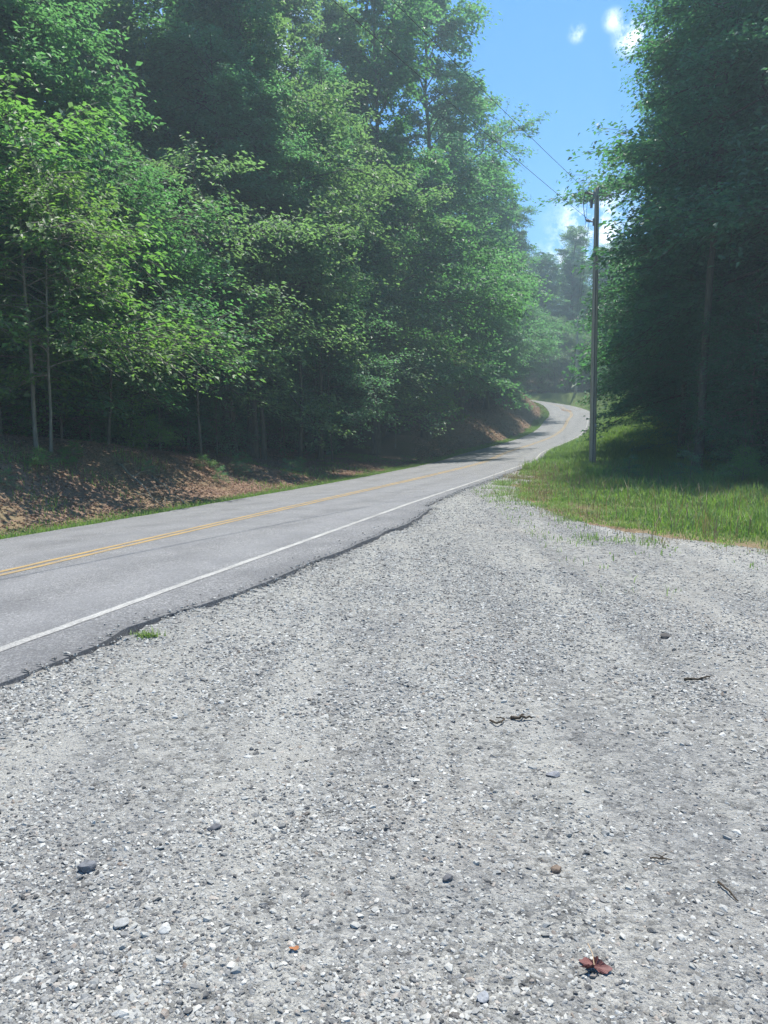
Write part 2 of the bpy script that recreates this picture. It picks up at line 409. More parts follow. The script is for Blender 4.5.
# ------------------------------------------------------------------ road
m, nt, b, o = mat('asphalt'); p = pos(nt)
la = attr(nt, 'lane'); sp = N(nt, 'ShaderNodeSeparateColor'); nt.links.new(la.outputs['Color'], sp.inputs[0])
n1 = noise(nt, 130, 3, .8, p); n2 = noise(nt, 1.3, 6, .6, p); n3 = noise(nt, 30, 4, .6, p)
vv = N(nt, 'ShaderNodeTexVoronoi'); vv.inputs['Scale'].default_value = 85; nt.links.new(p, vv.inputs['Vector'])
sv = N(nt, 'ShaderNodeSeparateColor'); nt.links.new(vv.outputs['Color'], sv.inputs[0])
col = ramp(nt, n1, [(.36, (.06, .061, .064)), (.64, (.25, .252, .258))])
col = mix(nt, .6, col, ramp(nt, sv.outputs[0], [(0, (.06, .06, .062)), (.55, (.17, .171, .175)), (1, (.44, .435, .43))]))
col = mix(nt, rng_(nt, n2, .42, .62, 0, .5), col, (.10, .102, .108))
col = mix(nt, math_(nt, 'MULTIPLY', sp.outputs[0], .38), col, (.225, .227, .235))     # polished wheel paths
col = mix(nt, math_(nt, 'MULTIPLY', sp.outputs[1], .5), col, (.075, .075, .078))     # raw broken edge, with its own shade darkened in too
# cracks
vc = N(nt, 'ShaderNodeTexVoronoi', feature='DISTANCE_TO_EDGE'); vc.inputs['Scale'].default_value = .55
wv = N(nt, 'ShaderNodeVectorMath', operation='ADD'); nn = N(nt, 'ShaderNodeTexNoise'); nn.inputs['Scale'].default_value = 1.5; nn.inputs['Detail'].default_value = 5
nt.links.new(p, nn.inputs['Vector']); nt.links.new(p, wv.inputs[0]); nt.links.new(nn.outputs['Color'], wv.inputs[1]); nt.links.new(wv.outputs[0], vc.inputs['Vector'])
crack = math_(nt, 'MULTIPLY', rng_(nt, vc.outputs['Distance'], .008, .0, 0, 1), rng_(nt, n2, .52, .6, 0, .6))
col = mix(nt, crack, col, (.05, .05, .05))
nt.links.new(col, b.inputs['Base Color']); bump(nt, b, math_(nt, 'ADD', n1, sv.outputs[0]), .55, .006)
b.inputs['Roughness'].default_value = .72; b.inputs['Specular IOR Level'].default_value = .5
M_ASPH = m
offs_n = 25
allv = []; lane = []
kk = np.arange(len(RP))
# resample finer so the torn edge reads
RSf = np.arange(RS[0], RS[-1], .12)
def fine(arr): return np.stack([np.interp(RSf, RS, arr[:, c]) for c in range(arr.shape[1])], 1) if arr.ndim == 2 else np.interp(RSf, RS, arr)
fP, fN, fB = fine(RP), fine(RN), fine(RB); fYc = fP[:, 1]
fr = np.interp(RSf, RS, RO) + (vnoise(RSf, 0 * RSf, .22, 12) - .5) * .07 * (fYc < 30)
ts = np.linspace(0, 1, offs_n)
O = HW_L + (vnoise(RSf, 0 * RSf, .5, 13)[:, None] - .5) * .06
D = O * (1 - ts) + (-fr[:, None]) * ts                       # left -> right
V = np.stack([fP[:, :1] + fN[:, :1] * D, fP[:, 1:2] + fN[:, 1:2] * D, fP[:, 2:3] + fB[:, None] * D], -1)
V[:, -1, 2] -= .015
sk1 = V[:, -1].copy(); sk1[:, 2] -= .14; sk1[:, :2] -= fN * .02
sk0 = V[:, 0].copy(); sk0[:, 2] -= .12
V = np.concatenate([sk0[:, None], V, sk1[:, None]], 1)
Dm = np.concatenate([D[:, :1], D, D[:, -1:]], 1)
nc = V.shape[1]
ii = (np.arange(len(RSf) - 1)[:, None] * nc + np.arange(nc - 1)[None]).ravel()
F = np.stack([ii, ii + 1, ii + nc + 1, ii + nc], -1)[:, ::-1]
me = mesh('road', V.reshape(-1, 3), F, m, False)
wp = sum(np.exp(-((Dm - c) / .38) ** 2) for c in (-2.1, -.75, .75, 2.1))
eg = np.zeros_like(Dm); eg[:, -1] = 1; eg[:, -2] = .9; eg[:, -3] = .15
lc = np.zeros((V.shape[0] * nc, 4), np.float32); lc[:, 0] = np.clip(wp, 0, 1).ravel(); lc[:, 1] = eg.ravel(); lc[:, 3] = 1
me.color_attributes.new('lane', 'FLOAT_COLOR', 'POINT').data.foreach_set('color', lc.ravel())
road = link('road', me, kind='structure')

def line_mat(name, colr, wear):
    m, nt, b, o = mat(name); p = pos(nt)
    n1 = noise(nt, 55, 6, .75, p); n2 = noise(nt, 2.5, 3, .5, p); n3 = noise(nt, 260, 2, .7, p)
    f = rng_(nt, math_(nt, 'ADD', math_(nt, 'MULTIPLY', n1, .7), math_(nt, 'MULTIPLY', n2, .3)), .5 - wear, .68 - wear, 0, .8)
    c = mix(nt, f, colr, (.19, .188, .185)); c = mix(nt, .35, c, ramp(nt, n3, [(.3, (.45, .45, .45)), (.7, (1, 1, 1))]), 'MULTIPLY')
    nt.links.new(c, b.inputs['Base Color']); bump(nt, b, n3, .4, .004); b.inputs['Roughness'].default_value = .7
    return m
M_WHITE = line_mat('worn_white_paint', (.52, .515, .49), .09); M_YEL = line_mat('worn_yellow_paint', (.50, .33, .11), .08)
def stripe(name, c, wd, m, y0=-100, y1=1e3):
    e = (vnoise(RSf, 0 * RSf, .15, 17) - .5) * .02
    k = (fYc >= y0) & (fYc <= y1)
    A = []
    for d in (c + wd / 2 + e, c - wd / 2 + e * .6):
        A.append(np.c_[fP[:, 0] + fN[:, 0] * d, fP[:, 1] + fN[:, 1] * d, fP[:, 2] + fB * d + .004][k])
    n = len(A[0]); V = np.vstack(A); i = np.arange(n - 1)
    return link(name, mesh(name, V, np.stack([i, i + n, i + n + 1, i + 1], -1), m), road)
stripe('edge_line', -2.6, .095, M_WHITE)
stripe('centre_line', .085, .10, M_YEL); stripe('centre_line', -.115, .10, M_YEL)

# ------------------------------------------------------------------ gravel stones (uncountable)
phi = (1 + 5 ** .5) / 2
ico = np.array([(-1, phi, 0), (1, phi, 0), (-1, -phi, 0), (1, -phi, 0), (0, -1, phi), (0, 1, phi), (0, -1, -phi), (0, 1, -phi), (phi, 0, -1), (phi, 0, 1), (-phi, 0, -1), (-phi, 0, 1)]) / math.hypot(1, phi)
icf = np.array([(0, 11, 5), (0, 5, 1), (0, 1, 7), (0, 7, 10), (0, 10, 11), (1, 5, 9), (5, 11, 4), (11, 10, 2), (10, 7, 6), (7, 1, 8), (3, 9, 4), (3, 4, 2), (3, 2, 6), (3, 6, 8), (3, 8, 9), (4, 9, 5), (2, 4, 11), (6, 2, 10), (8, 6, 7), (9, 8, 1)])
def rand_rot(n, tilt=.4):
    a = rng.uniform(0, 2 * np.pi, n); tx = rng.normal(0, tilt, n); ty = rng.normal(0, tilt, n)
    ca, sa = np.cos(a), np.sin(a); z = np.zeros(n); o1 = np.ones(n)
    Rz = np.stack([ca, -sa, z, sa, ca, z, z, z, o1], -1).reshape(n, 3, 3)
    Rx = np.stack([o1, z, z, z, np.cos(tx), -np.sin(tx), z, np.sin(tx), np.cos(tx)], -1).reshape(n, 3, 3)
    Ry = np.stack([np.cos(ty), z, np.sin(ty), z, o1, z, -np.sin(ty), z, np.cos(ty)], -1).reshape(n, 3, 3)
    return Rx @ Ry @ Rz
def stones(n, rmin, rmax, smin, smax, power, fade):
    k = n * 3
    r = rmin * (rmax / rmin) ** rng.random(k) if not fade else rng.uniform(rmin, rmax, k)
    a = rng.uniform(-1.15, 1.15, k)
    x = r * np.sin(a); y = r * np.cos(a)
    clump = vnoise(x, y, .55, 21) * .6 + vnoise(x, y, 2.2, 22) * .6
    ok = (rng.random(k) < np.clip(clump * 1.7 - .4, .25, 1)) & (pad_d(x, y) > -.25)
    _, dd, idd, *_ = locate(x, y); ok &= (-dd - RO[idd] > .06)
    x, y = x[ok][:n], y[ok][:n]; n = len(x)
    s = smin * (smax / smin) ** (rng.random(n) ** power)
    # jittered angular stones
    V = ico[None] * (1 + rng.normal(0, .16, (n, 12, 1))); V = V + rng.normal(0, .09, (n, 12, 3))
    V = V * np.stack([rng.uniform(.8, 1.35, n), rng.uniform(.65, 1.05, n), rng.uniform(.35, .75, n)], -1)[:, None]
    V = V * s[:, None, None] * .5
    V = np.einsum('nij,nkj->nki', rand_rot(n, .3), V)
    z = padsurf(x, y) + s * rng.uniform(-.08, .10, n)
    V = V + np.stack([x, y, z], -1)[:, None]
    return V.reshape(-1, 3), (icf[None] + (np.arange(n) * 12)[:, None, None]).reshape(-1, 3)
m, nt, b, o = mat('gravel_stone'); g = N(nt, 'ShaderNodeNewGeometry'); ri = g.outputs['Random Per Island']
col = ramp(nt, ri, [(0, (.06, .06, .06)), (.18, (.15, .15, .148)), (.5, (.29, .29, .275)), (.85, (.42, .415, .385)), (1, (.54, .53, .49))])
wn = N(nt, 'ShaderNodeTexWhiteNoise', noise_dimensions='1D'); nt.links.new(ri, wn.inputs['W'])
col = mix(nt, rng_(nt, wn.outputs['Value'], .9, 1, 0, .5), col, (.36, .27, .20))
ns = noise(nt, 90, 5, .7, g.outputs['Position'])
col = mix(nt, rng_(nt, ns, .48, .7, 0, .6), col, (.39, .385, .36))
nt.links.new(col, b.inputs['Base Color']); bump(nt, b, ns, .5, .006)
M_STONE = m
A = Acc()
for args in [(150000, 1.3, 12, .006, .02, 1.1, False), (12000, 1.3, 12, .016, .034, 1.8, False), (95000, 4, 25, .014, .034, 1.2, True), (200, 1.4, 14, .03, .05, 1.6, False)]:
    A.add(*stones(*args))
def edge_stones(n):
    k = rng.integers(0, int(np.argmax(fYc > 27)), n); k = k[fYc[k] > 1.5]; n = len(k)
    off = fr[k] + np.abs(rng.normal(0, .16, n)) - .05 - .35 * (rng.random(n) < .05) * rng.random(n)
    x = fP[k, 0] - fN[k, 0] * off; y = fP[k, 1] - fN[k, 1] * off
    on = off < fr[k] - .01
    zr = fP[k, 2] - fB[k] * off
    s = .006 * (4.5 ** (rng.random(n) ** 1.5))
    V = ico[None] * (1 + rng.normal(0, .16, (n, 12, 1))) + rng.normal(0, .09, (n, 12, 3))
    V = V * np.stack([rng.uniform(.8, 1.35, n), rng.uniform(.65, 1.05, n), rng.uniform(.35, .75, n)], -1)[:, None] * s[:, None, None] * .5
    V = np.einsum('nij,nkj->nki', rand_rot(n, .3), V)
    lip = np.exp(-((off - fr[k]) / .09) ** 2) * .05 * sm(vnoise(x, y, .5, 41) * 2.4 - .7)
    z = np.where(on, zr + s * .1, padsurf(x, y) + s * .05 + lip * rng.random(n))
    V = V + np.stack([x, y, z], -1)[:, None]
    return V.reshape(-1, 3), (icf[None] + (np.arange(n) * 12)[:, None, None]).reshape(-1, 3)
A.add(*edge_stones(26000))
link('gravel', A.mesh('gravel', m), kind='stuff')

# ------------------------------------------------------------------ grass
def blades(x, y, z, h, wd, lean=.35, mat_=None):
    n = len(x); a = rng.uniform(0, 2 * np.pi, n); l = np.abs(rng.normal(0, lean, n)) + .05
    dx, dy = np.cos(a), np.sin(a); sx, sy = -dy, dx
    b0 = np.stack([x, y, z - .01], -1)
    up = lambda t, k: np.stack([dx * l * h * k, dy * l * h * k, h * t], -1)
    s = np.stack([sx, sy, 0 * sx], -1) * wd[:, None] * .5
    V = np.stack([b0 - s, b0 + s, b0 + up(.5, .25) + s * .8, b0 + up(.5, .25) - s * .8, b0 + up(.92, 1)], 1)
    i = np.arange(n)[:, None] * 5
    return V.reshape(-1, 3), (i + np.array([[0, 1, 2, 3]])), (i + np.array([[3, 2, 4]]))
def add_blades(A, *a, **k):
    V, q, t = blades(*a, **k); n = A.n; A.V.append(V); A.F.setdefault(4, []).append(q + n); A.F.setdefault(3, []).append(t + n); A.n += len(V)
def scatter(n, x0, x1, y0, y1, f):
    x = rng.uniform(x0, x1, n); y = rng.uniform(y0, y1, n); z, dl, dr, i = height(x, y, True)
    p = f(x, y, dl, dr); k = rng.random(n) < p
    return x[k], y[k], z[k], dl[k], dr[k]
G = Acc(); GD = Acc()
def right_p(x, y, dl, dr):
    pd = pad_d(x, y); r = np.where(dr > .05, 1., 0) * (dl < 0) * (1 - sm((dr - 8.5) / 4) * sm((y - 15) / 5))
    fringe = np.where(pd > 0, np.exp(-pd / .75) * .75 * sm(vnoise(x, y, .3, 38) * 3 - 1.35), .45 + .55 * sm(-pd / .8)); 
    near_ext = np.where((y < 26.5), 1, 1)
    return r * fringe * (.35 + .65 * sm(vnoise(x, y, .45, 31) * 1.8 - .3))
x, y, z, dl_, dr_ = scatter(380000, 2, 19, 8, 32, right_p)
pdv_ = pad_d(x, y); z = z + .035 * (pdv_ > -.1); big = sm(-pdv_ / 2.2); hh = (.07 + .20 * big) * rng.uniform(.35, 1.3, len(x)) * (.25 + 1.3 * vnoise(x, y, 1.1, 32)) * (.5 + 1.0 * vnoise(x, y, .3, 39)) * (1 - .35 * (x < 5.5) * (y > 14))
add_blades(G, x, y, z, hh, rng.uniform(.006, .014, len(x)) * (1 + .03 * y))
x, y, z, dl_, dr_ = scatter(330000, 4, 40, 30, 112, right_p)
add_blades(G, x, y, z, rng.uniform(.15, .42, len(x)), rng.uniform(.02, .045, len(x)))
# verge on the left of the road
def left_p(x, y, dl, dr): return ((dl > .0) & (dl < 1.5)) * (1 - sm((dl - .55 - .5 * vnoise(x, y, 1.3, 33)) / .5)) * .95
x, y, z, dl_, dr_ = scatter(900000, -12, 24, 3, 60, left_p)
add_blades(G, x, y, z, rng.uniform(.04, .13, len(x)), rng.uniform(.008, .018, len(x)))
x, y, z, dl_, dr_ = scatter(500000, 4, 26, 58, 116, left_p)
add_blades(G, x, y, z, rng.uniform(.08, .18, len(x)), rng.uniform(.03, .05, len(x)))
# thin weeds on the litter bank
def bank_p(x, y, dl, dr): return ((dl > 1) & (dl < 6)) * np.clip(vnoise(x, y, 1.4, 34) * 2.4 - 1.3, 0, 1)
x, y, z, dl_, dr_ = scatter(160000, -18, 6, 8, 50, bank_p)
add_blades(G, x, y, z, rng.uniform(.06, .2, len(x)), rng.uniform(.01, .022, len(x)), lean=.7)
def fringe_p(x, y, dl, dr):
    pd = pad_d(x, y); return (dr > .3) * (pd > -.5) * np.exp(-np.clip(pd, 0, 9) / .8) * sm(vnoise(x, y, .28, 51) * 3.2 - 1.5) * sm(vnoise(x, y, 1.5, 52) * 3 - .7)
x, y, z, dl_, dr_ = scatter(420000, 2, 15, 7, 27, fringe_p)
add_blades(G, x, y, z + .03, rng.uniform(.025, .13, len(x)), rng.uniform(.005, .011, len(x)), lean=.7)
link('grass', G.mesh('grass', M_GRASS), kind='stuff')
def dry_p(x, y, dl, dr):
    pd = pad_d(x, y); return (dr > .1) * np.exp(-(pd / .55) ** 2) * .5 * sm(vnoise(x, y, .6, 35) * 2 - .5)
x, y, z, dl_, dr_ = scatter(150000, 2, 14, 7.5, 27, dry_p)
add_blades(GD, x, y, z + .03, rng.uniform(.03, .16, len(x)), rng.uniform(.005, .01, len(x)), lean=.9)
x, y, z, dl_, dr_ = scatter(60000, 3, 18, 9, 30, right_p)
k = rng.random(len(x)) < .18
add_blades(GD, x[k], y[k], z[k], rng.uniform(.2, .55, k.sum()), rng.uniform(.006, .013, k.sum()), lean=.45)
link('dry_grass', GD.mesh('dry_grass', M_GRASSD), kind='stuff')

# ------------------------------------------------------------------ leaf litter
def leaf_quads(P, Nn, Dn, L, W, fold=.25):
    """kite leaves folded on the midrib. P base, Nn normal, Dn direction (unit-ish)"""
    Dn = Dn - Nn * (Dn * Nn).sum(1)[:, None]; Dn /= np.linalg.norm(Dn, axis=1)[:, None] + 1e-9
    S = np.cross(Nn, Dn); L = L[:, None]; W = W[:, None]
    tip = P + Dn * L - Nn * L * .12; mid = P + Dn * L * .42
    a = mid + S * W * .5 + Nn * W * fold; b = mid - S * W * .5 + Nn * W * fold
    V = np.stack([P, a, tip, b], 1); i = np.arange(len(P))[:, None] * 4
    F = np.concatenate([i + np.array([[0, 2, 1]]), i + np.array([[0, 3, 2]])], 0)
    return V.reshape(-1, 3), F
def unit(n, up=1., spread=.6):
    v = rng.normal(0, spread, (n, 3)); v[:, 2] = np.abs(v[:, 2]) + up; return v / np.linalg.norm(v, axis=1)[:, None]
def litter_p(x, y, dl, dr): return ((dl > .7) & (dl < 14)) * np.clip(.35 + dl * .25, 0, 1) * (dl < 9.) * (.4 + .6 * vnoise(x, y, .7, 36))
A = Acc()
x, y, z, dl_, dr_ = scatter(560000, -20, 10, 7, 45, litter_p)
n = len(x); A.add(*leaf_quads(np.stack([x, y, z + rng.uniform(0, .025, n)], -1), unit(n, 1, .35), rng.normal(0, 1, (n, 3)), rng.uniform(.04, .10, n), rng.uniform(.03, .06, n), .22))
x, y, z, dl_, dr_ = scatter(90000, 2, 26, 45, 112, litter_p)
n = len(x); A.add(*leaf_quads(np.stack([x, y, z + rng.uniform(0, .03, n)], -1), unit(n, 1, .35), rng.normal(0, 1, (n, 3)), rng.uniform(.12, .22, n), rng.uniform(.08, .14, n), .3))
link('leaf_litter', A.mesh('leaf_litter', M_LITTER), kind='stuff')

# ------------------------------------------------------------------ tree builder
kids = {}
def grow(seed, H, h0, Rr, shape, nl, ntw, nlf, leaf, trunk_r, droop=.25, lay=.35, stem=True, rise=.35, lean=0.0, wig=.25):
    """returns (trunk mesh arrays, crown arrays). limbs with twigs; leaves sit on the twigs."""
    g = np.random.default_rng(seed)
    T = Acc()
    n = 14; t = np.linspace(0, 1, n)
    tx = np.cumsum(g.normal(0, wig * H / 24 / 3, n)) + lean * H * t; ty = np.cumsum(g.normal(0, wig * H / 24 / 3, n)); tx -= tx[0]; ty -= ty[0]
    TP = np.c_[tx, ty, H * t - .25 * (t == 0)]
    tr = trunk_r * (1 - .9 * t) + .01; tr[0] *= 1.45
    T.add(*tube(TP, tr, 9))
    P = []; Nn = []; Dn = []; 
    for i in range(nl):
        u = (i + g.random()) / nl; hh = h0 + (1 - h0) * u ** .9 * .985
        R0 = Rr * shape(u) * g.uniform(.6, 1.12)
        az = i * 2.39996 + g.normal(0, .8)
        R0 *= g.choice([1.25, 1.0, .75, .5], p=[.2, .3, .25, .25])
        base = np.array([np.interp(hh, t, TP[:, 0]), np.interp(hh, t, TP[:, 1]), hh * H])
        el = rise * .4 + (rise + .55) * u ** 1.6 + g.normal(0, .24)
        q = np.linspace(0, 1, 7); zc = R0 * (math.sin(el) * q - droop * q ** 2.2 * (1 - .5 * u)); rc = R0 * math.cos(el) * q
        wob = np.cumsum(g.normal(0, .035 * R0, 7)); wob[0] = 0
        L = base + np.c_[rc * math.cos(az) - wob * math.sin(az), rc * math.sin(az) + wob * math.cos(az), zc + np.cumsum(g.normal(0, .02 * R0, 7))]
        rb = min(trunk_r * .38, .012 + .018 * R0) * (1 - .55 * u)
        T.add(*tube(L, rb * (1 - .85 * q) + .004, 5))
        k = max(3, int(ntw * (.4 + R0 / Rr)))
        for j in range(k):
            v = .32 + .68 * (j + g.random()) / k
            bp = np.array([np.interp(v, q, L[:, c]) for c in range(3)])
            side = -1 if j % 2 else 1
            ang = az + side * g.uniform(.35, 1.25) * (1.1 - .6 * v); ll = (.18 + .30 * (1 - v) + g.uniform(0, .16)) * R0 + .25
            tz = g.normal(.08, .34)
            d = np.array([math.cos(ang), math.sin(ang), tz]); s = np.linspace(0, 1, 4)
            TW = bp + d * (s * ll)[:, None]; TW[:, 2] -= droop * .55 * ll * s ** 2
            if ll > .5 and stem: T.add(*tube(TW, .010 * (1 - .7 * s) * (ll ** .5) + .002, 3))
            m_ = max(3, int(nlf * g.uniform(.5, 1.3) * (ll / (.35 * Rr) + .25)))
            w_ = g.uniform(.1, 1.0, m_) ** .8; pp = np.stack([np.interp(w_, s, TW[:, c]) for c in range(3)], -1)
            sprd = .09 * ll + .07
            pp += g.normal(0, 1, (m_, 3)) * np.array([sprd, sprd, sprd * .4])
            nn = g.normal(0, lay, (m_, 3)); nn[:, 2] += 1; nn[:, :2] += d[:2] * .25
            dd = d + g.normal(0, .8, (m_, 3)); dd[:, 2] -= .35
            P.append(pp); Nn.append(nn); Dn.append(dd)
    P = np.vstack(P); Nn = np.vstack(Nn); Nn /= np.linalg.norm(Nn, axis=1)[:, None]; Dn = np.vstack(Dn)
    sz = leaf * g.uniform(.6, 1.25, len(P))
    return T, P, Nn, Dn, sz

def proto(name, label, cat, lm, bm, **kw):
    T, P, Nn, Dn, sz = grow(**kw)
    V, F = leaf_quads(P, Nn, Dn, sz, sz * .62, .16)
    root = thing(name, label, cat)
    a = link('trunk', T.mesh('trunk', bm, True), root)
    c = link('crown', mesh('crown', V, F, lm), root)
    kids[root.name] = [a, c]
    root['used'] = 0
    return root
dome = lambda u: (math.sin(math.pi * min(1, (.22 + .78 * u)) ** .9) ** .6) if u < .98 else .25
tallf = lambda u: (.78 + .22 * math.sin(u * 9)) * (1 - u ** 5) + .12
cone = lambda u: (1 - u) ** .8 * .95 + .08
wide = lambda u: (.55 + .45 * math.sin(math.pi * (.15 + .8 * u))) * (1 - .55 * u ** 4)

TALL = []   # big broadleaf trees
for i, (H, h0, Rr, sh, lm) in enumerate([(23, .10, 4.6, tallf, M_LEAF), (25, .14, 5.2, tallf, M_LEAF_H), (21, .08, 4.2, tallf, M_LEAF), (24, .20, 4.8, dome, M_LEAF)]):
    TALL.append(dict(name='broadleaf_tree', lm=lm, bm=M_BARK, kw=dict(seed=100 + i, H=H, h0=h0, Rr=Rr, shape=sh, nl=84, ntw=13, nlf=44, leaf=.215, trunk_r=.21, droop=.34, rise=.5, lay=.42)))
RTALL = [dict(name='broadleaf_tree', lm=M_LEAF_R, bm=M_BARK, kw=dict(seed=200 + i, H=H, h0=h0, Rr=Rr, shape=sh, nl=86, ntw=13, nlf=46, leaf=.195, trunk_r=.19, droop=.42, rise=.45, lay=.42)) for i, (H, h0, Rr, sh) in enumerate([(24, .14, 4.4, tallf), (23, .17, 4.0, tallf), (25, .16, 4.8, tallf)])]
UNDER = [dict(name='understory_tree', lm=lm, bm=(M_BARKP, M_BARK, M_BARK)[i], kw=dict(seed=300 + i, H=H, h0=h0, Rr=Rr, shape=wide, nl=42, ntw=12, nlf=19, leaf=lf * 1.3, trunk_r=.036, droop=.22, lay=.28, rise=.2))
         for i, (H, h0, Rr, lm, lf) in enumerate([(7.2, .27, 3.3, M_LEAF_Y, .125), (8.5, .22, 3.4, M_LEAF, .12), (9.5, .25, 3.6, M_LEAF_H, .13)])]
UNDER_R = [dict(name='understory_tree', lm=M_LEAF_R, bm=M_BARKP, kw=dict(seed=330 + i, H=H, h0=h0, Rr=Rr, shape=wide, nl=42, ntw=13, nlf=34, leaf=.12, trunk_r=.06, droop=.3, lay=.3, rise=.15)) for i, (H, h0, Rr) in enumerate([(7.5, .12, 3.0), (9, .1, 3.2)])]
SHRUB = [dict(name='shrub', lm=lm, bm=M_BARKP, kw=dict(seed=360 + i, H=H, h0=.08, Rr=Rr, shape=wide, nl=16, ntw=7, nlf=16, leaf=.08, trunk_r=.018, droop=.2, lay=.4, rise=.5)) for i, (H, Rr, lm) in enumerate([(1.5, 1.0, M_LEAF_Y), (1.9, 1.2, M_LEAF)])]
BARE = [dict(name='slender_tree', lm=M_LEAF, bm=M_BARK, kw=dict(seed=390 + i, H=H, h0=.42, Rr=2.6, shape=tallf, nl=44, ntw=12, nlf=40, leaf=.15, trunk_r=r_, droop=.25)) for i, (H, r_) in enumerate([(17, .10), (20, .14)])]
def plant(spec, x, y, label, group=None, sc=1., rz=None, cat='tree', tilt=(0, 0), sink=.1, szr=None):
    z = hz(x, y) - sink
    rz = rng.uniform(0, 6.28) if rz is None else rz
    s = (sc * rng.uniform(.93, 1.07), sc * rng.uniform(.93, 1.07), sc) if szr is None else szr
    if 'root' not in spec:
        spec['root'] = proto(spec['name'], label, cat, spec['lm'], spec['bm'], **spec['kw'])
        del spec['root']['used']
        o = spec['root']; o.location = (x, y, z); o.rotation_euler = (tilt[0], tilt[1], rz); o.scale = s
        if group: o['group'] = group
        return o
    return dup(spec['root'], (x, y, z), rz, s, label, group, tilt)

def at_left(y, d):     # a point d metres left of the centre line beside the sample nearest to Y=y
    i = int(np.argmin(np.abs(RP[:400, 1] - y)))
    return RP[i, 0] + RN[i, 0] * d, RP[i, 1] + RN[i, 1] * d

# --- left front row, told apart in the photograph
plant(UNDER[0], -8.55, 19.0, 'bright green leafy sapling with pale stems on top of the leaf-covered bank', sc=1.12, rz=.4)
plant(UNDER[0], -8.25, 19.1, 'second, thinner pale-stemmed sapling right beside the first one on the leaf-covered bank', sc=.93, rz=2.9)
plant(UNDER[1], -11.6, 20.6, 'bushy green young tree cut by the left edge of the photo', sc=.95, rz=2.2)
plant(UNDER[1], -8.0, 22.4, 'yellow-green young tree just behind the pale-stemmed sapling', sc=.95, rz=3.9)
plant(UNDER[2], -6.5, 27.5, 'spreading small tree whose pale layered boughs reach out above the shaded hollow', sc=1.08, rz=1.1)
plant(UNDER[1], -8.2, 25.2, 'dark green small tree in front of the shaded hollow in the bank', sc=1.0, rz=5.2)
for (yy, dd, spec, sc_, lab) in [(37, 7.0, UNDER[1], 1.0, 'small green tree over the shaded verge, halfway to the bend'),
                                 (44, 6.6, UNDER[2], 1.08, 'small tree with long level boughs hanging over the far grass verge'),
                                 (50, 6.8, UNDER[0], 1.1, 'light green small tree just before the second bare bank'),
                                 (33, 9.5, TALL[1], 1.02, 'tall grey-green oak-like tree filling the top middle of the wood'),
                                 (46, 7.2, TALL[2], 1.32, 'tall tree of the roadside wood, first of those rising beside the blue sky'),
                                 (57, 6.3, TALL[0], 1.42, 'tall tree whose ragged side sprays stick out into the blue sky gap'),
                                 (70, 7.0, TALL[3], 1.3, 'round-headed tree standing out against the sky beyond the ragged tall one'),
                                 (85, 7.8, TALL[2], 1.3, 'pale hazy tree above the second bare bank inside the road bend'),
                                 (101, 8.2, TALL[0], 1.1, 'farthest tree inside the road bend, its crown ending low in the sky gap'),
                                 (31.5, 8.2, BARE[0], 1.0, 'slim pale trunk standing alone in the dark hollow of the wood')]:
    x, y = at_left(yy, dd); plant(spec, x, y, lab, sc=sc_, rz=3.6 if yy == 85 else yy * .7)
plant(BARE[1], -11.3, 22.5, 'dark forked trunk rising through leaves at the upper left corner', sc=1.1, rz=.5)
GL = 'trees of the wood left of the road'
def LL(x, y):
    d = float(locate(x, y)[1][0]); deep = d > 16
    where = 'above the leaf-covered bank' if y < 24 else 'behind the dark hollow left of the road' if y < 50 else 'inside the road bend'
    return ('tall tree standing deep ' if deep else 'tall tree of the front row ') + where
def LU(x, y): return 'small shaded tree under the tall ones ' + ('above the leaf-covered bank' if y < 24 else 'in the dark hollow left of the road' if y < 50 else 'inside the road bend')
def filler(spec_fn, pts, label, group, smin=.85, smax=1.15, **k):
    for (x, y) in pts: plant(spec_fn(), x, y, label(x, y) if callable(label) else label, group, sc=rng.uniform(smin, smax), tilt=(rng.normal(0, .02), rng.normal(0, .02)), **k)
def rows(side, specs):
    out = []
    for (d, y0, y1, step) in specs:
        y = y0 + rng.uniform(0, step)
        while y < y1:
            i = int(np.argmin(np.abs(RP[:400, 1] - y))); dd = side * (d + rng.uniform(-1.3, 1.3))
            out.append((RP[i, 0] + RN[i, 0] * dd, RP[i, 1] + RN[i, 1] * dd)); y += step * rng.uniform(.75, 1.25)
    return out
pick = lambda L: (lambda: L[rng.integers(len(L))])
pts = rows(1, [(11.8, 16, 108, 5.0), (14.5, 8, 108, 5.5), (19.5, 6, 104, 6), (26, 4, 100, 7), (34, 2, 96, 8)])
filler(pick(TALL), pts, LL, GL, .82, 1.12)
pts = rows(1, [(12, 10, 100, 6.5), (17, 6, 90, 7), (23, 4, 80, 8)])
filler(pick([UNDER[1], UNDER[2], UNDER_R[0]]), pts, LU, 'understory left of the road', .8, 1.2)
pts = rows(1, [(9.6, 52, 106, 5.5)])
filler(pick([UNDER[1], UNDER[0], UNDER[2]]), pts, 'small tree on top of the far bare bank inside the bend', 'small trees above the far bank', .8, 1.1)
pts = rows(1, [(8.6, 28, 50, 3.0)])
filler(pick(BARE), pts, 'thin dark trunk lining the shaded verge before the bend', 'slender trunks by the shaded verge', .8, 1.1)
for x, y in rows(1, [(9.5, 16, 30, 4), (11, 16, 50, 3.2), (14, 12, 60, 3.5)]):
    plant(SHRUB[rng.integers(2)], x, y, 'low green shrub along the foot of the shaded wood on the left', 'shrubs below the left wood', sc=rng.uniform(.8, 1.7), cat='shrub')
plant(SHRUB[0], -7.4, 24.0, 'small bright shrub standing out against the dark hollow above the bank', sc=.75, cat='shrub')
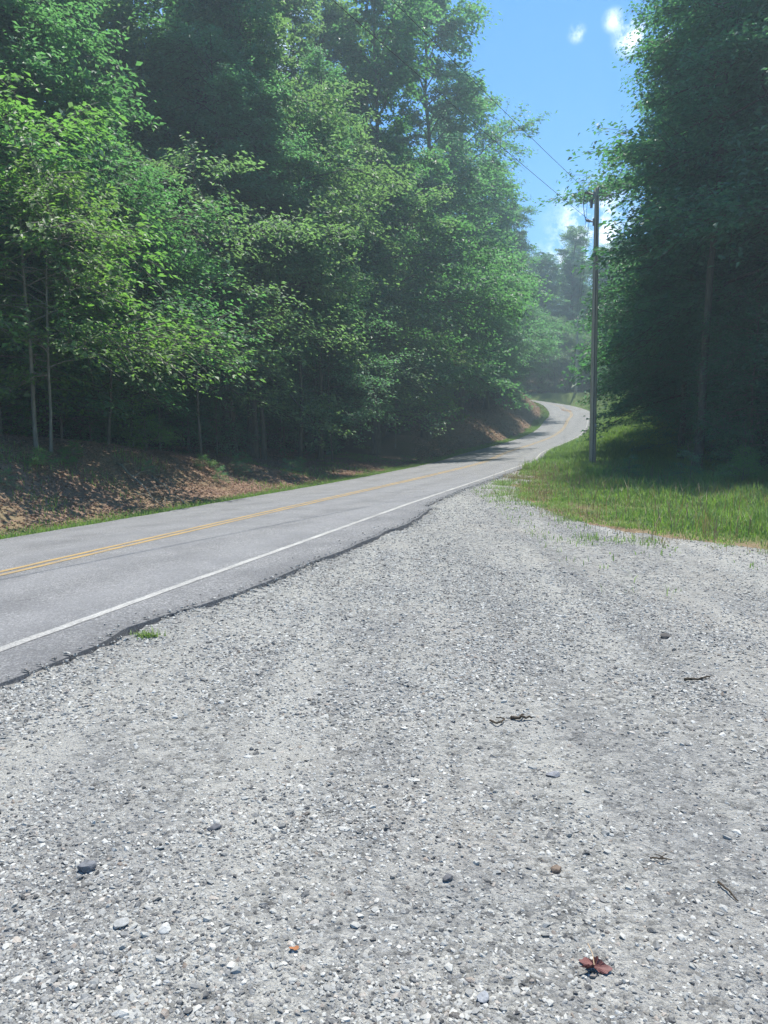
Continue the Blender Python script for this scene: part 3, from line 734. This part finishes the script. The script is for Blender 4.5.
plant(SHRUB[1], -10.2, 20.6, 'bushy shrub at the foot of the pale sapling', sc=.7, cat='shrub')

for x, y in rows(1, [(5.2, 13, 30, 2.6), (6.8, 12, 34, 2.4)]):
    plant(SHRUB[rng.integers(2)], x, y, 'knee-high green seedling poking through the dead leaves of the left bank', 'seedlings on the leaf bank', sc=rng.uniform(.16, .34), cat='plant', sink=.02)
# --- right side
plant(RTALL[0], 13.0, 26.2, 'tall dark tree right behind the slim grey trunk and the tall grass', sc=1.0, rz=2.4)
plant(RTALL[1], 14.6, 21.5, 'dark tree cut by the right edge of the photo', sc=1.0, rz=1.3)
plant(RTALL[2], 15.2, 33.5, 'tall dark tree whose top sprays hang left into the sky above the pole', sc=1.06, rz=2.2)
RBARE = dict(name='slender_tree', lm=M_LEAF_R, bm=M_BARK, kw=dict(seed=395, H=22, h0=.36, Rr=3.5, shape=tallf, nl=50, ntw=12, nlf=40, leaf=.16, trunk_r=.13, droop=.3))
plant(RBARE, 10.3, 25.4, 'slim tree with a bare straight grey trunk standing before the dark right-hand wood', sc=1.0, rz=1.0)
plant(RBARE, 12.5, 31.0, 'high-crowned slim tree whose leaves hang out beside the top of the near pole', sc=.97, rz=1.1)
plant(RBARE, 13.6, 35.5, 'slim high-crowned tree a few steps behind the one beside the pole top', sc=1.05, rz=.6)
for x, y, s_ in [(8.3, 20.8, .42), (9.3, 19.9, .5), (10.3, 19.2, .45), (9.9, 21.3, .6), (7.2, 22.6, .35), (11.2, 18.4, .5)]:
    plant(SHRUB[rng.integers(2)], x, y, 'low leafy weed clump at the back of the tall grass', 'weed clumps behind the tall grass', sc=s_, cat='plant', sink=.02)
plant(RTALL[1], 16.2, 36.0, 'big dark tree forming the left edge of the right-hand wood against the sky', sc=1.15, rz=2.6)
plant(RTALL[2], 19.0, 46.0, 'towering dark tree set back behind the pole, reaching highest beside the sky', sc=1.3, rz=1.9)
plant(RTALL[0], 17.8, 42.0, 'dark green tree directly behind the near utility pole', sc=1.0, rz=4.1)
plant(RTALL[1], 21.3, 54.0, 'narrow dark tree beyond the pole where the green bank rises', sc=1.05, rz=5.1)
plant(UNDER_R[0], 11.6, 24.4, 'low leafy tree spreading over the grass edge beside the grey trunk', sc=.8, rz=1.0)
plant(UNDER_R[1], 13.0, 20.5, 'drooping leafy tree hanging in from the right edge of the photo', sc=.95, rz=2.5)
plant(UNDER_R[0], 13.6, 30.5, 'drooping understory tree just right of the near pole', sc=.9, rz=4.0)
def LR(x, y): return 'dark leafy tree of the right-hand wood ' + ('behind the tall grass' if y < 32 else 'beyond the near utility pole' if y < 60 else 'above the green bank at the bend')
GR = 'trees of the wood right of the road'
pts = [(x, y) for x, y in [(16.2, 37.5), (18.8, 47.5), (16.8, 30), (18.5, 28), (17.2, 36), (22, 24), (19.5, 19.5), (25, 31), (21, 44), (24.5, 38), (25, 50), (24.2, 62), (27.5, 58), (27.8, 71), (32, 66), (31.5, 80), (36, 74), (35, 90), (42, 84), (38.2, 100), (45, 95), (39.5, 110), (47, 106), (30, 44), (34, 55), (29, 20), (38, 66), (42, 78), (26, 16), (33, 30), (46, 90), (48, 102), (37, 40)]]
filler(pick(RTALL), pts, LR, GR, .88, 1.08)
pts = [(16.6, 26), (15.2, 37), (18, 47), (24.5, 57), (28.6, 67), (32.6, 77), (18.5, 23), (21.5, 33), (36, 86), (39, 97), (17.8, 31), (22, 40), (20.5, 28)]
filler(pick(UNDER_R), pts, 'low dark understory tree in the right-hand wood', 'understory right of the road', .85, 1.2)
for x, y in [(10.6, 22.6), (12.4, 21.6), (14.5, 20.3), (13.2, 27.5), (12.7, 30), (14, 34)]:
    plant(SHRUB[rng.integers(2)], x, y, 'leafy shrub where the tall grass meets the right-hand wood', 'shrubs at the right grass edge', sc=rng.uniform(.7, 1.1), cat='shrub')
# --- beyond the crest
LB = 'hazy tree on the rising ground beyond the road crest'
pts = []
for yy, st in ((128.5, 5), (134, 5.5), (146, 8), (160, 9), (178, 10)):
    x = -50 + rng.uniform(0, 5)
    while x < 75:
        pts.append((x, yy + rng.uniform(-2.5, 2.5))); x += st * rng.uniform(.8, 1.2)
pts = [q for q in pts if abs(q[0] / q[1] - .2) < .32 and not (q[1] < 124 and 21 < q[0] < 35)]
pts = [q for q in pts if float(np.abs(locate(q[0], q[1])[1][0])) > 6]
undpts = [(x_ + rng.uniform(-1, 1), 126 + rng.uniform(-3, 3)) for x_ in np.arange(4, 40, 2.0)]
undpts = [q for q in undpts if float(np.abs(locate(q[0], q[1])[1][0])) > 5.5]
filler(pick(TALL + RTALL), pts, LB, 'trees beyond the crest', .92, 1.12)
filler(pick(UNDER_R + UNDER), undpts, 'small dim tree at the foot of the wood beyond the road crest', 'low trees beyond the crest', .9, 1.4)
for x_ in np.arange(14, 42, 1.7):
    y_ = 122.6 + .12 * (x_ - 14) + rng.uniform(-1, 1)
    if abs(float(locate(x_, y_)[1][0])) > 5.2: plant(SHRUB[rng.integers(2)], x_, y_, 'bush along the top of the grassy bank beyond the bend', 'bushes on the far bank', sc=rng.uniform(.8, 1.6), cat='shrub')

# ------------------------------------------------------------------ utility poles and wires
m, nt, b, o = mat('weathered_pole_wood'); tcn = N(nt, 'ShaderNodeTexCoord'); mp = N(nt, 'ShaderNodeMapping'); mp.inputs['Scale'].default_value = (14, 14, .9)
nt.links.new(tcn.outputs['Object'], mp.inputs[0]); n = noise(nt, 2.5, 6, .65, mp.outputs[0])
nt.links.new(ramp(nt, n, [(.3, (.27, .24, .185)), (.7, (.52, .47, .37))]), b.inputs['Base Color']); bump(nt, b, n, .5, .01); M_POLE = m
m, nt, b, o = mat('galvanised_steel'); b.inputs['Base Color'].default_value = (.35, .36, .37, 1); b.inputs['Metallic'].default_value = .7; b.inputs['Roughness'].default_value = .5
nt.links.new(ramp(nt, noise(nt, 20, 3), [(.3, (.25, .26, .27)), (.7, (.45, .46, .47))]), b.inputs['Base Color']); M_STEEL = m
m, nt, b, o = mat('grey_porcelain'); b.inputs['Roughness'].default_value = .3
nt.links.new(ramp(nt, noise(nt, 12, 3), [(.3, (.16, .15, .15)), (.7, (.26, .25, .25))]), b.inputs['Base Color']); M_PORC = m
m, nt, b, o = mat('dark_cable'); nt.links.new(ramp(nt, noise(nt, 5, 2), [(.3, (.03, .03, .032)), (.7, (.06, .06, .062))]), b.inputs['Base Color']); M_CABLE = m

def lathe(A, c, prof, n=10, axis_=None):
    """prof: (r, t) along axis from c"""
    ax = np.array(axis_ if axis_ is not None else (0, 0, 1), float); ax /= np.linalg.norm(ax)
    P = np.array([np.array(c) + ax * t for r, t in prof]); closed_tube(A, P, [max(r, .002) for r, t in prof], n)
def utility_pole(x, y, H, label, lean=(0, 0), detail=True, r0=.132):
    z = hz(x, y); t = thing('utility_pole', label, 'pole', (x, y, z))
    t.rotation_euler = (lean[0], lean[1], 0)
    A = Acc(); hs = np.linspace(-.4, H, 12); closed_tube(A, np.c_[0 * hs, 0 * hs, hs], r0 - (r0 - .082) * np.clip(hs, 0, H) / H, 14)
    link('shaft', A.mesh('shaft', M_POLE, True), t)
    # standoff brackets with post insulators reaching out to the left
    pts = []
    for (dz, ln, rise) in ((-.18, .36, .06), (-1.15, .30, .05)):
        A = Acc(); p0 = np.array([-.10, 0, H + dz - rise]); p1 = np.array([-.10 - ln, -.05, H + dz])
        closed_tube(A, [p0, p0 + (p1 - p0) * .45], .03, 6)
        V = np.array([(-.13, -.05, -.14), (-.10, -.05, -.14), (-.10, .05, -.14), (-.13, .05, -.14), (-.13, -.05, .12), (-.10, -.05, .12), (-.10, .05, .12), (-.13, .05, .12)]) + [0, 0, H + dz - rise]
        A.add(V, np.array([(0, 3, 2, 1), (4, 5, 6, 7), (0, 1, 5, 4), (1, 2, 6, 5), (2, 3, 7, 6), (3, 0, 4, 7)]))
        br = link('bracket', A.mesh('bracket', M_STEEL), t)
        A = Acc(); q0 = p0 + (p1 - p0) * .42; ax = p1 - q0; L = np.linalg.norm(ax)
        prof = []
        for k in range(5): prof += [(.032, L * k / 5), (.06, L * (k + .35) / 5), (.032, L * (k + .7) / 5)]
        lathe(A, q0, prof + [(.03, L)], 10, ax)
        link('insulator', A.mesh('insulator', M_PORC, True), br)
        pts.append(np.array([x, y, z]) + p1)
    if detail:
        A = Acc(); a = np.linspace(0, H - .3, 10); tubeP = np.c_[-.0 * a - .02, -(r0 - (r0 - .082) * a / H) - .012, a]; closed_tube(A, tubeP, .012, 5)
        link('ground_wire', A.mesh('ground_wire', M_CABLE), t)
        A = Acc(); closed_tube(A, [(-.44, -.05, H - .20), (-.50, -.02, H - .55), (-.45, -.02, H - .95), (-.40, -.05, H - 1.17)], .012, 5)
        link('jumper_wire', A.mesh('jumper_wire', M_CABLE), t)
        A = Acc(); closed_tube(A, [(-.20, -.03, H - .72), (-.20, -.03, H - .42)], [.045, .06], 8); closed_tube(A, [(-.10, 0, H - .55), (-.2, -.03, H - .55)], .018, 6)
        link('fuse_cutout', A.mesh('fuse_cutout', M_PORC), t)
        A = Acc(); V = np.array([(.03, -.150, 1.55), (.09, -.150, 1.55), (.09, -.150, 1.66), (.03, -.150, 1.66), (.03, -.100, 1.55), (.09, -.100, 1.55), (.09, -.100, 1.66), (.03, -.100, 1.66)])
        A.add(V, np.array([(0, 1, 2, 3), (5, 4, 7, 6), (0, 4, 5, 1), (3, 2, 6, 7), (0, 3, 7, 4), (1, 5, 6, 2)])); link('metal_tag', A.mesh('metal_tag', M_STEEL), t)
    return pts
pz = hz(7.9, 29.0)
near = utility_pole(7.85, 29.0, 10.2 - pz, 'tall weathered wooden utility pole in the grass beside the gravel lot', lean=(0, -.013))
z2 = hz(29.1, 118.0)
far = utility_pole(29.1, 118.0, 17.8 - z2, 'distant thin utility pole on the bank beyond the bend', detail=False, r0=.22)
def wire(a, b, sag, label, r=.0065):
    s = np.linspace(0, 1, 50); a = np.array(a); b = np.array(b)
    P = a + (b - a) * s[:, None]; P[:, 2] -= 4 * sag * s * (1 - s)
    A = Acc(); closed_tube(A, P, r, 6); o = link('power_line', A.mesh('power_line', M_CABLE)); o['label'] = label; o['category'] = 'cable'
prev = np.array([-17.4, -16.0, 9.9])
wire(near[0], prev + [0, 0, .45], .4, 'upper thin wire crossing the blue sky down to the top of the near pole')
wire(near[1], prev + [0, 0, -.55], .4, 'lower thin wire reaching the near pole below its top')
wire(near[0], far[0], 1.8, 'upper wire running from the near pole toward the distant pole')
wire(near[1], far[1], 1.8, 'lower wire running from the near pole toward the distant pole')

# ------------------------------------------------------------------ small things on the ground
def at_px(px_, py_, zz=0.02):
    """ground position (metres) of a small thing, measured from the camera height"""
    d = cam_dir(px_, py_); t = (zz - EYE) / d.z
    for _ in range(6):
        x, y = d.x * t, d.y * t; zz = float(padsurf(x, y)[0]); t = (zz - EYE) / d.z
    return d.x * t, d.y * t, zz

m, nt, b, o = mat('red_brown_leaf'); n = noise(nt, 35, 4, .6, N(nt, 'ShaderNodeTexCoord').outputs['Object'])
nt.links.new(ramp(nt, n, [(.3, (.10, .035, .032)), (.7, (.21, .095, .085))]), b.inputs['Base Color']); b.inputs['Roughness'].default_value = .6; M_RED = m
m, nt, b, o = mat('pale_leaf_stalk'); nt.links.new(ramp(nt, noise(nt, 30), [(.3, (.4, .28, .16)), (.7, (.55, .42, .28))]), b.inputs['Base Color']); M_STALK = m
m, nt, b, o = mat('orange_leaf'); nt.links.new(ramp(nt, noise(nt, 60), [(.3, (.25, .10, .045)), (.7, (.40, .19, .09))]), b.inputs['Base Color']); M_ORANGE = m

def lobed(rad_fn, n, curl, seed, size):
    g = np.random.default_rng(seed); a = np.linspace(0, 2 * np.pi, n, endpoint=False); V = [(0, 0, 0)]
    for f_ in (.5, 1):
        for t in a:
            r = rad_fn(t) * size * (f_ if f_ == 1 else .5)
            V.append((r * math.cos(t), r * math.sin(t), curl * size * (f_ ** 2) * (.35 + .65 * math.sin(2 * t + .6)) + g.normal(0, .02) * size))
    V = np.array(V); V[:, 2] -= V[:, 2].min()
    i = np.arange(n); T3 = np.stack([0 * i, 1 + i, 1 + (i + 1) % n], -1); Q = np.stack([1 + i, 1 + n + i, 1 + n + (i + 1) % n, 1 + (i + 1) % n], -1)
    # a thin second face so that the blade has thickness
    nV = len(V); V2 = V - [0, 0, .0008]; j = 1 + n + i; k = 1 + n + (i + 1) % n
    return np.vstack([V, V2]), [np.vstack([T3, T3[:, ::-1] + nV]), np.vstack([Q, Q[:, ::-1] + nV, np.stack([k, j, j + nV, k + nV], -1)])]
x, y, z = at_px(594, 970)
t = thing('maple_leaf', 'curled dark red maple leaf lying on the pale gravel', 'leaf', (x, y, z + .004), R(200))
V, F = lobed(lambda a: .45 + .6 * max(0, math.cos(2.5 * (a)) ) ** 1.2 + .1 * math.cos(12 * a), 60, .42, 3, .047)
link('leaf_blade', mesh('leaf_blade', V, F, M_RED), t)
A = Acc(); closed_tube(A, [(0, 0, .012), (-.015, -.03, .024), (-.02, -.062, .034)], .0014, 5); link('stalk', A.mesh('stalk', M_STALK), t)
x, y, z = at_px(294, 951)
o = link('small_leaf', mesh('small_leaf', *lobed(lambda a: .7 + .3 * math.cos(2 * a), 24, .25, 5, .015), M_ORANGE), label='tiny orange leaf scrap lying on the gravel', category='leaf'); o.location = (x, y, z + .008)

def rock(px_, py_, size, dims, col, label, seed, rz=0.):
    x, y, z = at_px(px_, py_); g = np.random.default_rng(seed)
    import bmesh
    bm = bmesh.new(); bmesh.ops.create_icosphere(bm, subdivisions=3, radius=.5)
    cuts = [(Vector(g.normal(0, 1, 3)).normalized(), g.uniform(.26, .42)) for _ in range(13)]
    for v in bm.verts:
        for nrm, dd in cuts:
            e = v.co.dot(nrm) - dd
            if e > 0: v.co -= nrm * e
        v.co += Vector(g.normal(0, .006, 3)); v.co = Vector((v.co.x * dims[0], v.co.y * dims[1], v.co.z * dims[2])) * size
    me = bpy.data.meshes.new('rock'); bm.to_mesh(me); bm.free()
    me.materials.append(rockmat(col))
    o = link('rock', me, label=label, category='rock'); o.location = (x, y, z + size * dims[2] * .28); o.rotation_euler = (R(8), R(-6), rz)
_rm = {}
def rockmat(c):
    if c in _rm: return _rm[c]
    m, nt, b, o = mat('field_stone'); n = noise(nt, 60, 6, .7, pos(nt))
    nt.links.new(ramp(nt, n, [(.3, tuple(k * .6 for k in c)), (.7, tuple(min(1, k * 1.35) for k in c))]), b.inputs['Base Color']); bump(nt, b, n, .6, .004); _rm[c] = m; return m
rock(86, 870, .075, (1, .8, .62), (.15, .155, .165), 'dark grey angular rock alone on the gravel, biggest of the loose rocks', 1, .4)
rock(215, 829, .060, (1.2, .6, .4), (.13, .13, .135), 'flat dark stone up the slope from the biggest rock', 2, .2)
rock(556, 871, .050, (1, .8, .6), (.17, .13, .10), 'brown lump of stone on a bare dusty patch', 3, .5)
rock(665, 638, .10, (1, .8, .45), (.09, .085, .08), 'dark stone far out on the lot below the grass', 4, .1)
rock(120, 926, .062, (1.1, .8, .4), (.34, .34, .325), 'pale flat stone below the biggest dark rock', 5, .7)
rock(165, 930, .045, (1, .9, .5), (.40, .40, .38), 'small whitish stone right beside the pale flat stone', 6, 1.2)
rock(482, 1000, .050, (1, .8, .5), (.27, .28, .295), 'blue-grey stone at the bottom edge of the photo', 8, 1.2)
rock(553, 776, .062, (1.2, .7, .4), (.24, .24, .25), 'grey half-buried stone in the middle of the lot', 9, .2)
rock(448, 880, .045, (1, .8, .5), (.12, .12, .125), 'small dark stone left of the brown lump', 10, .9)

def twig(pts_, r, label, matr=M_DEAD, forks=()):
    P = []
    for (a, b_, dz) in pts_:
        x, y, z = at_px(a, b_); P.append((x, y, z + dz))
    P = np.array(P); s = np.linspace(0, 1, len(P)); u = np.linspace(0, 1, len(P) * 3); Q = np.stack([np.interp(u, s, P[:, c]) for c in range(3)], -1)
    c0 = Q.mean(0); Q = Q - c0; Q[1:-1] += rng.normal(0, r * .4, (len(Q) - 2, 3))
    A = Acc(); closed_tube(A, Q, r * (1 - .5 * u), 7)
    for (k, dx, dy) in forks:
        b0 = Q[k]; closed_tube(A, [b0, b0 + np.array([dx * .5, dy * .5, r]), b0 + np.array([dx, dy, 0])], [r * .6, r * .5, r * .3], 6)
    o = link('twig', A.mesh('twig', matr, True), label=label, category='twig'); o.location = c0
M_TWIG = bark_mat('dark_twig', (.05, .035, .028), (.14, .09, .065), 6)
twig([(718, 884, .008), (728, 893, .012), (738, 903, .008)], .0045, 'short straight brown stick near the right edge of the lot', M_TWIG)
twig([(511, 719, .01), (521, 721, .02), (532, 720, .012)], .010, 'dark bent twig, thicker of the two in mid lot', M_TWIG, [(3, .03, .05)])
twig([(490, 722, .01), (497, 727, .02), (505, 722, .02), (496, 720, .015)], .006, 'thin curled twig just left of the thicker bent one', M_TWIG)
twig([(684, 681, .01), (697, 681, .015), (710, 678, .01)], .009, 'reddish brown stick lying far right on the lot', M_TWIG, [(4, .06, .02)])
twig([(650, 860, .008), (662, 864, .02), (672, 862, .01)], .0035, 'tangled small twig scrap above the short straight stick', M_TWIG, [(3, .04, .03), (5, -.03, .03)])

# dead branches on the leaf bank
def bank_branch(x0, y0, x1, y1, r, label, forks, lift=.12):
    n = 9; s = np.linspace(0, 1, n); X = x0 + (x1 - x0) * s; Y = y0 + (y1 - y0) * s
    Z = height(X, Y) + r + lift * np.sin(s * 3) ; P = np.c_[X, Y, Z]; P[1:-1] += rng.normal(0, .03, (n - 2, 3)); c = P[0].copy(); P -= c
    A = Acc(); closed_tube(A, P, r * (1 - .75 * s), 7)
    for k, dx, dy, dz in forks: closed_tube(A, [P[k], P[k] + np.array([dx, dy, dz]) * .5 + [0, 0, .04], P[k] + np.array([dx, dy, dz])], [r * .5, r * .35, r * .15], 5)
    o = link('dead_branch', A.mesh('dead_branch', M_DEAD, True), label=label, category='branch'); o.location = c
bank_branch(-7.0, 20.2, -5.15, 18.0, .035, 'long fallen bare branch slanting down the leaf bank', [(3, .3, .5, .15), (5, .5, .1, .1), (6, -.2, -.5, .1)])
bank_branch(-6.2, 20.5, -4.9, 18.9, .028, 'thinner fallen branch above the long bare one', [(3, .4, .4, .2), (6, .3, -.3, .1)])
bank_branch(-5.45, 18.6, -5.15, 18.1, .022, 'short pale broken stick poking up from the leaf bank', [], .2)
# leaning white stick in the grass on the right
A = Acc(); closed_tube(A, [(0, 0, -.1), (-.12, 0, .55), (-.26, .02, 1.05)], [.016, .014, .009], 6)
o = link('leaning_stick', A.mesh('leaning_stick', M_DEAD, True), label='pale bare stick leaning in the grass below the grey trunk', category='stick'); o.location = (9.7, 24.0, hz(9.7, 24.0))

# tuft of weeds against the broken asphalt edge
def tuft(x, y, z, n, h, label):
    A = Acc(); xx = rng.normal(0, .05, n); yy = rng.normal(0, .03, n)
    V, q, tt = blades(xx, yy, 0 * xx, rng.uniform(.4, 1, n) * h, rng.uniform(.006, .011, n), lean=1.1)
    A.V.append(V); A.F[4] = [q]; A.F[3] = [tt]; A.n = len(V)
    o = link('weed_tuft', A.mesh('weed_tuft', M_GRASS), label=label, category='weed'); o.location = (x, y, z)
x, y, z = at_px(146, 636)
tuft(x, y, z, 130, .07, 'low green weed tuft against the broken asphalt edge')

# ------------------------------------------------------------------ haze volume, added in place of the veil of light in the lens
V = np.array([(-420, -85, -3), (440, -85, -3), (440, 920, -3), (-420, 920, -3), (-420, -85, 58), (440, -85, 58), (440, 920, 58), (-420, 920, 58)], float)
F = np.array([(0, 3, 2, 1), (4, 5, 6, 7), (0, 1, 5, 4), (1, 2, 6, 5), (2, 3, 7, 6), (3, 0, 4, 7)])
m = bpy.data.materials.new('veil_haze'); m.use_nodes = True; nt = m.node_tree; nt.nodes.clear()
o = N(nt, 'ShaderNodeOutputMaterial'); pv = N(nt, 'ShaderNodeVolumePrincipled'); pv.inputs['Color'].default_value = (.66, .88, 1, 1)
pv.inputs['Density'].default_value = .0021; pv.inputs['Anisotropy'].default_value = .35; nt.links.new(pv.outputs[0], o.inputs['Volume'])
link('haze', mesh('haze', V, F, m), kind='stuff')
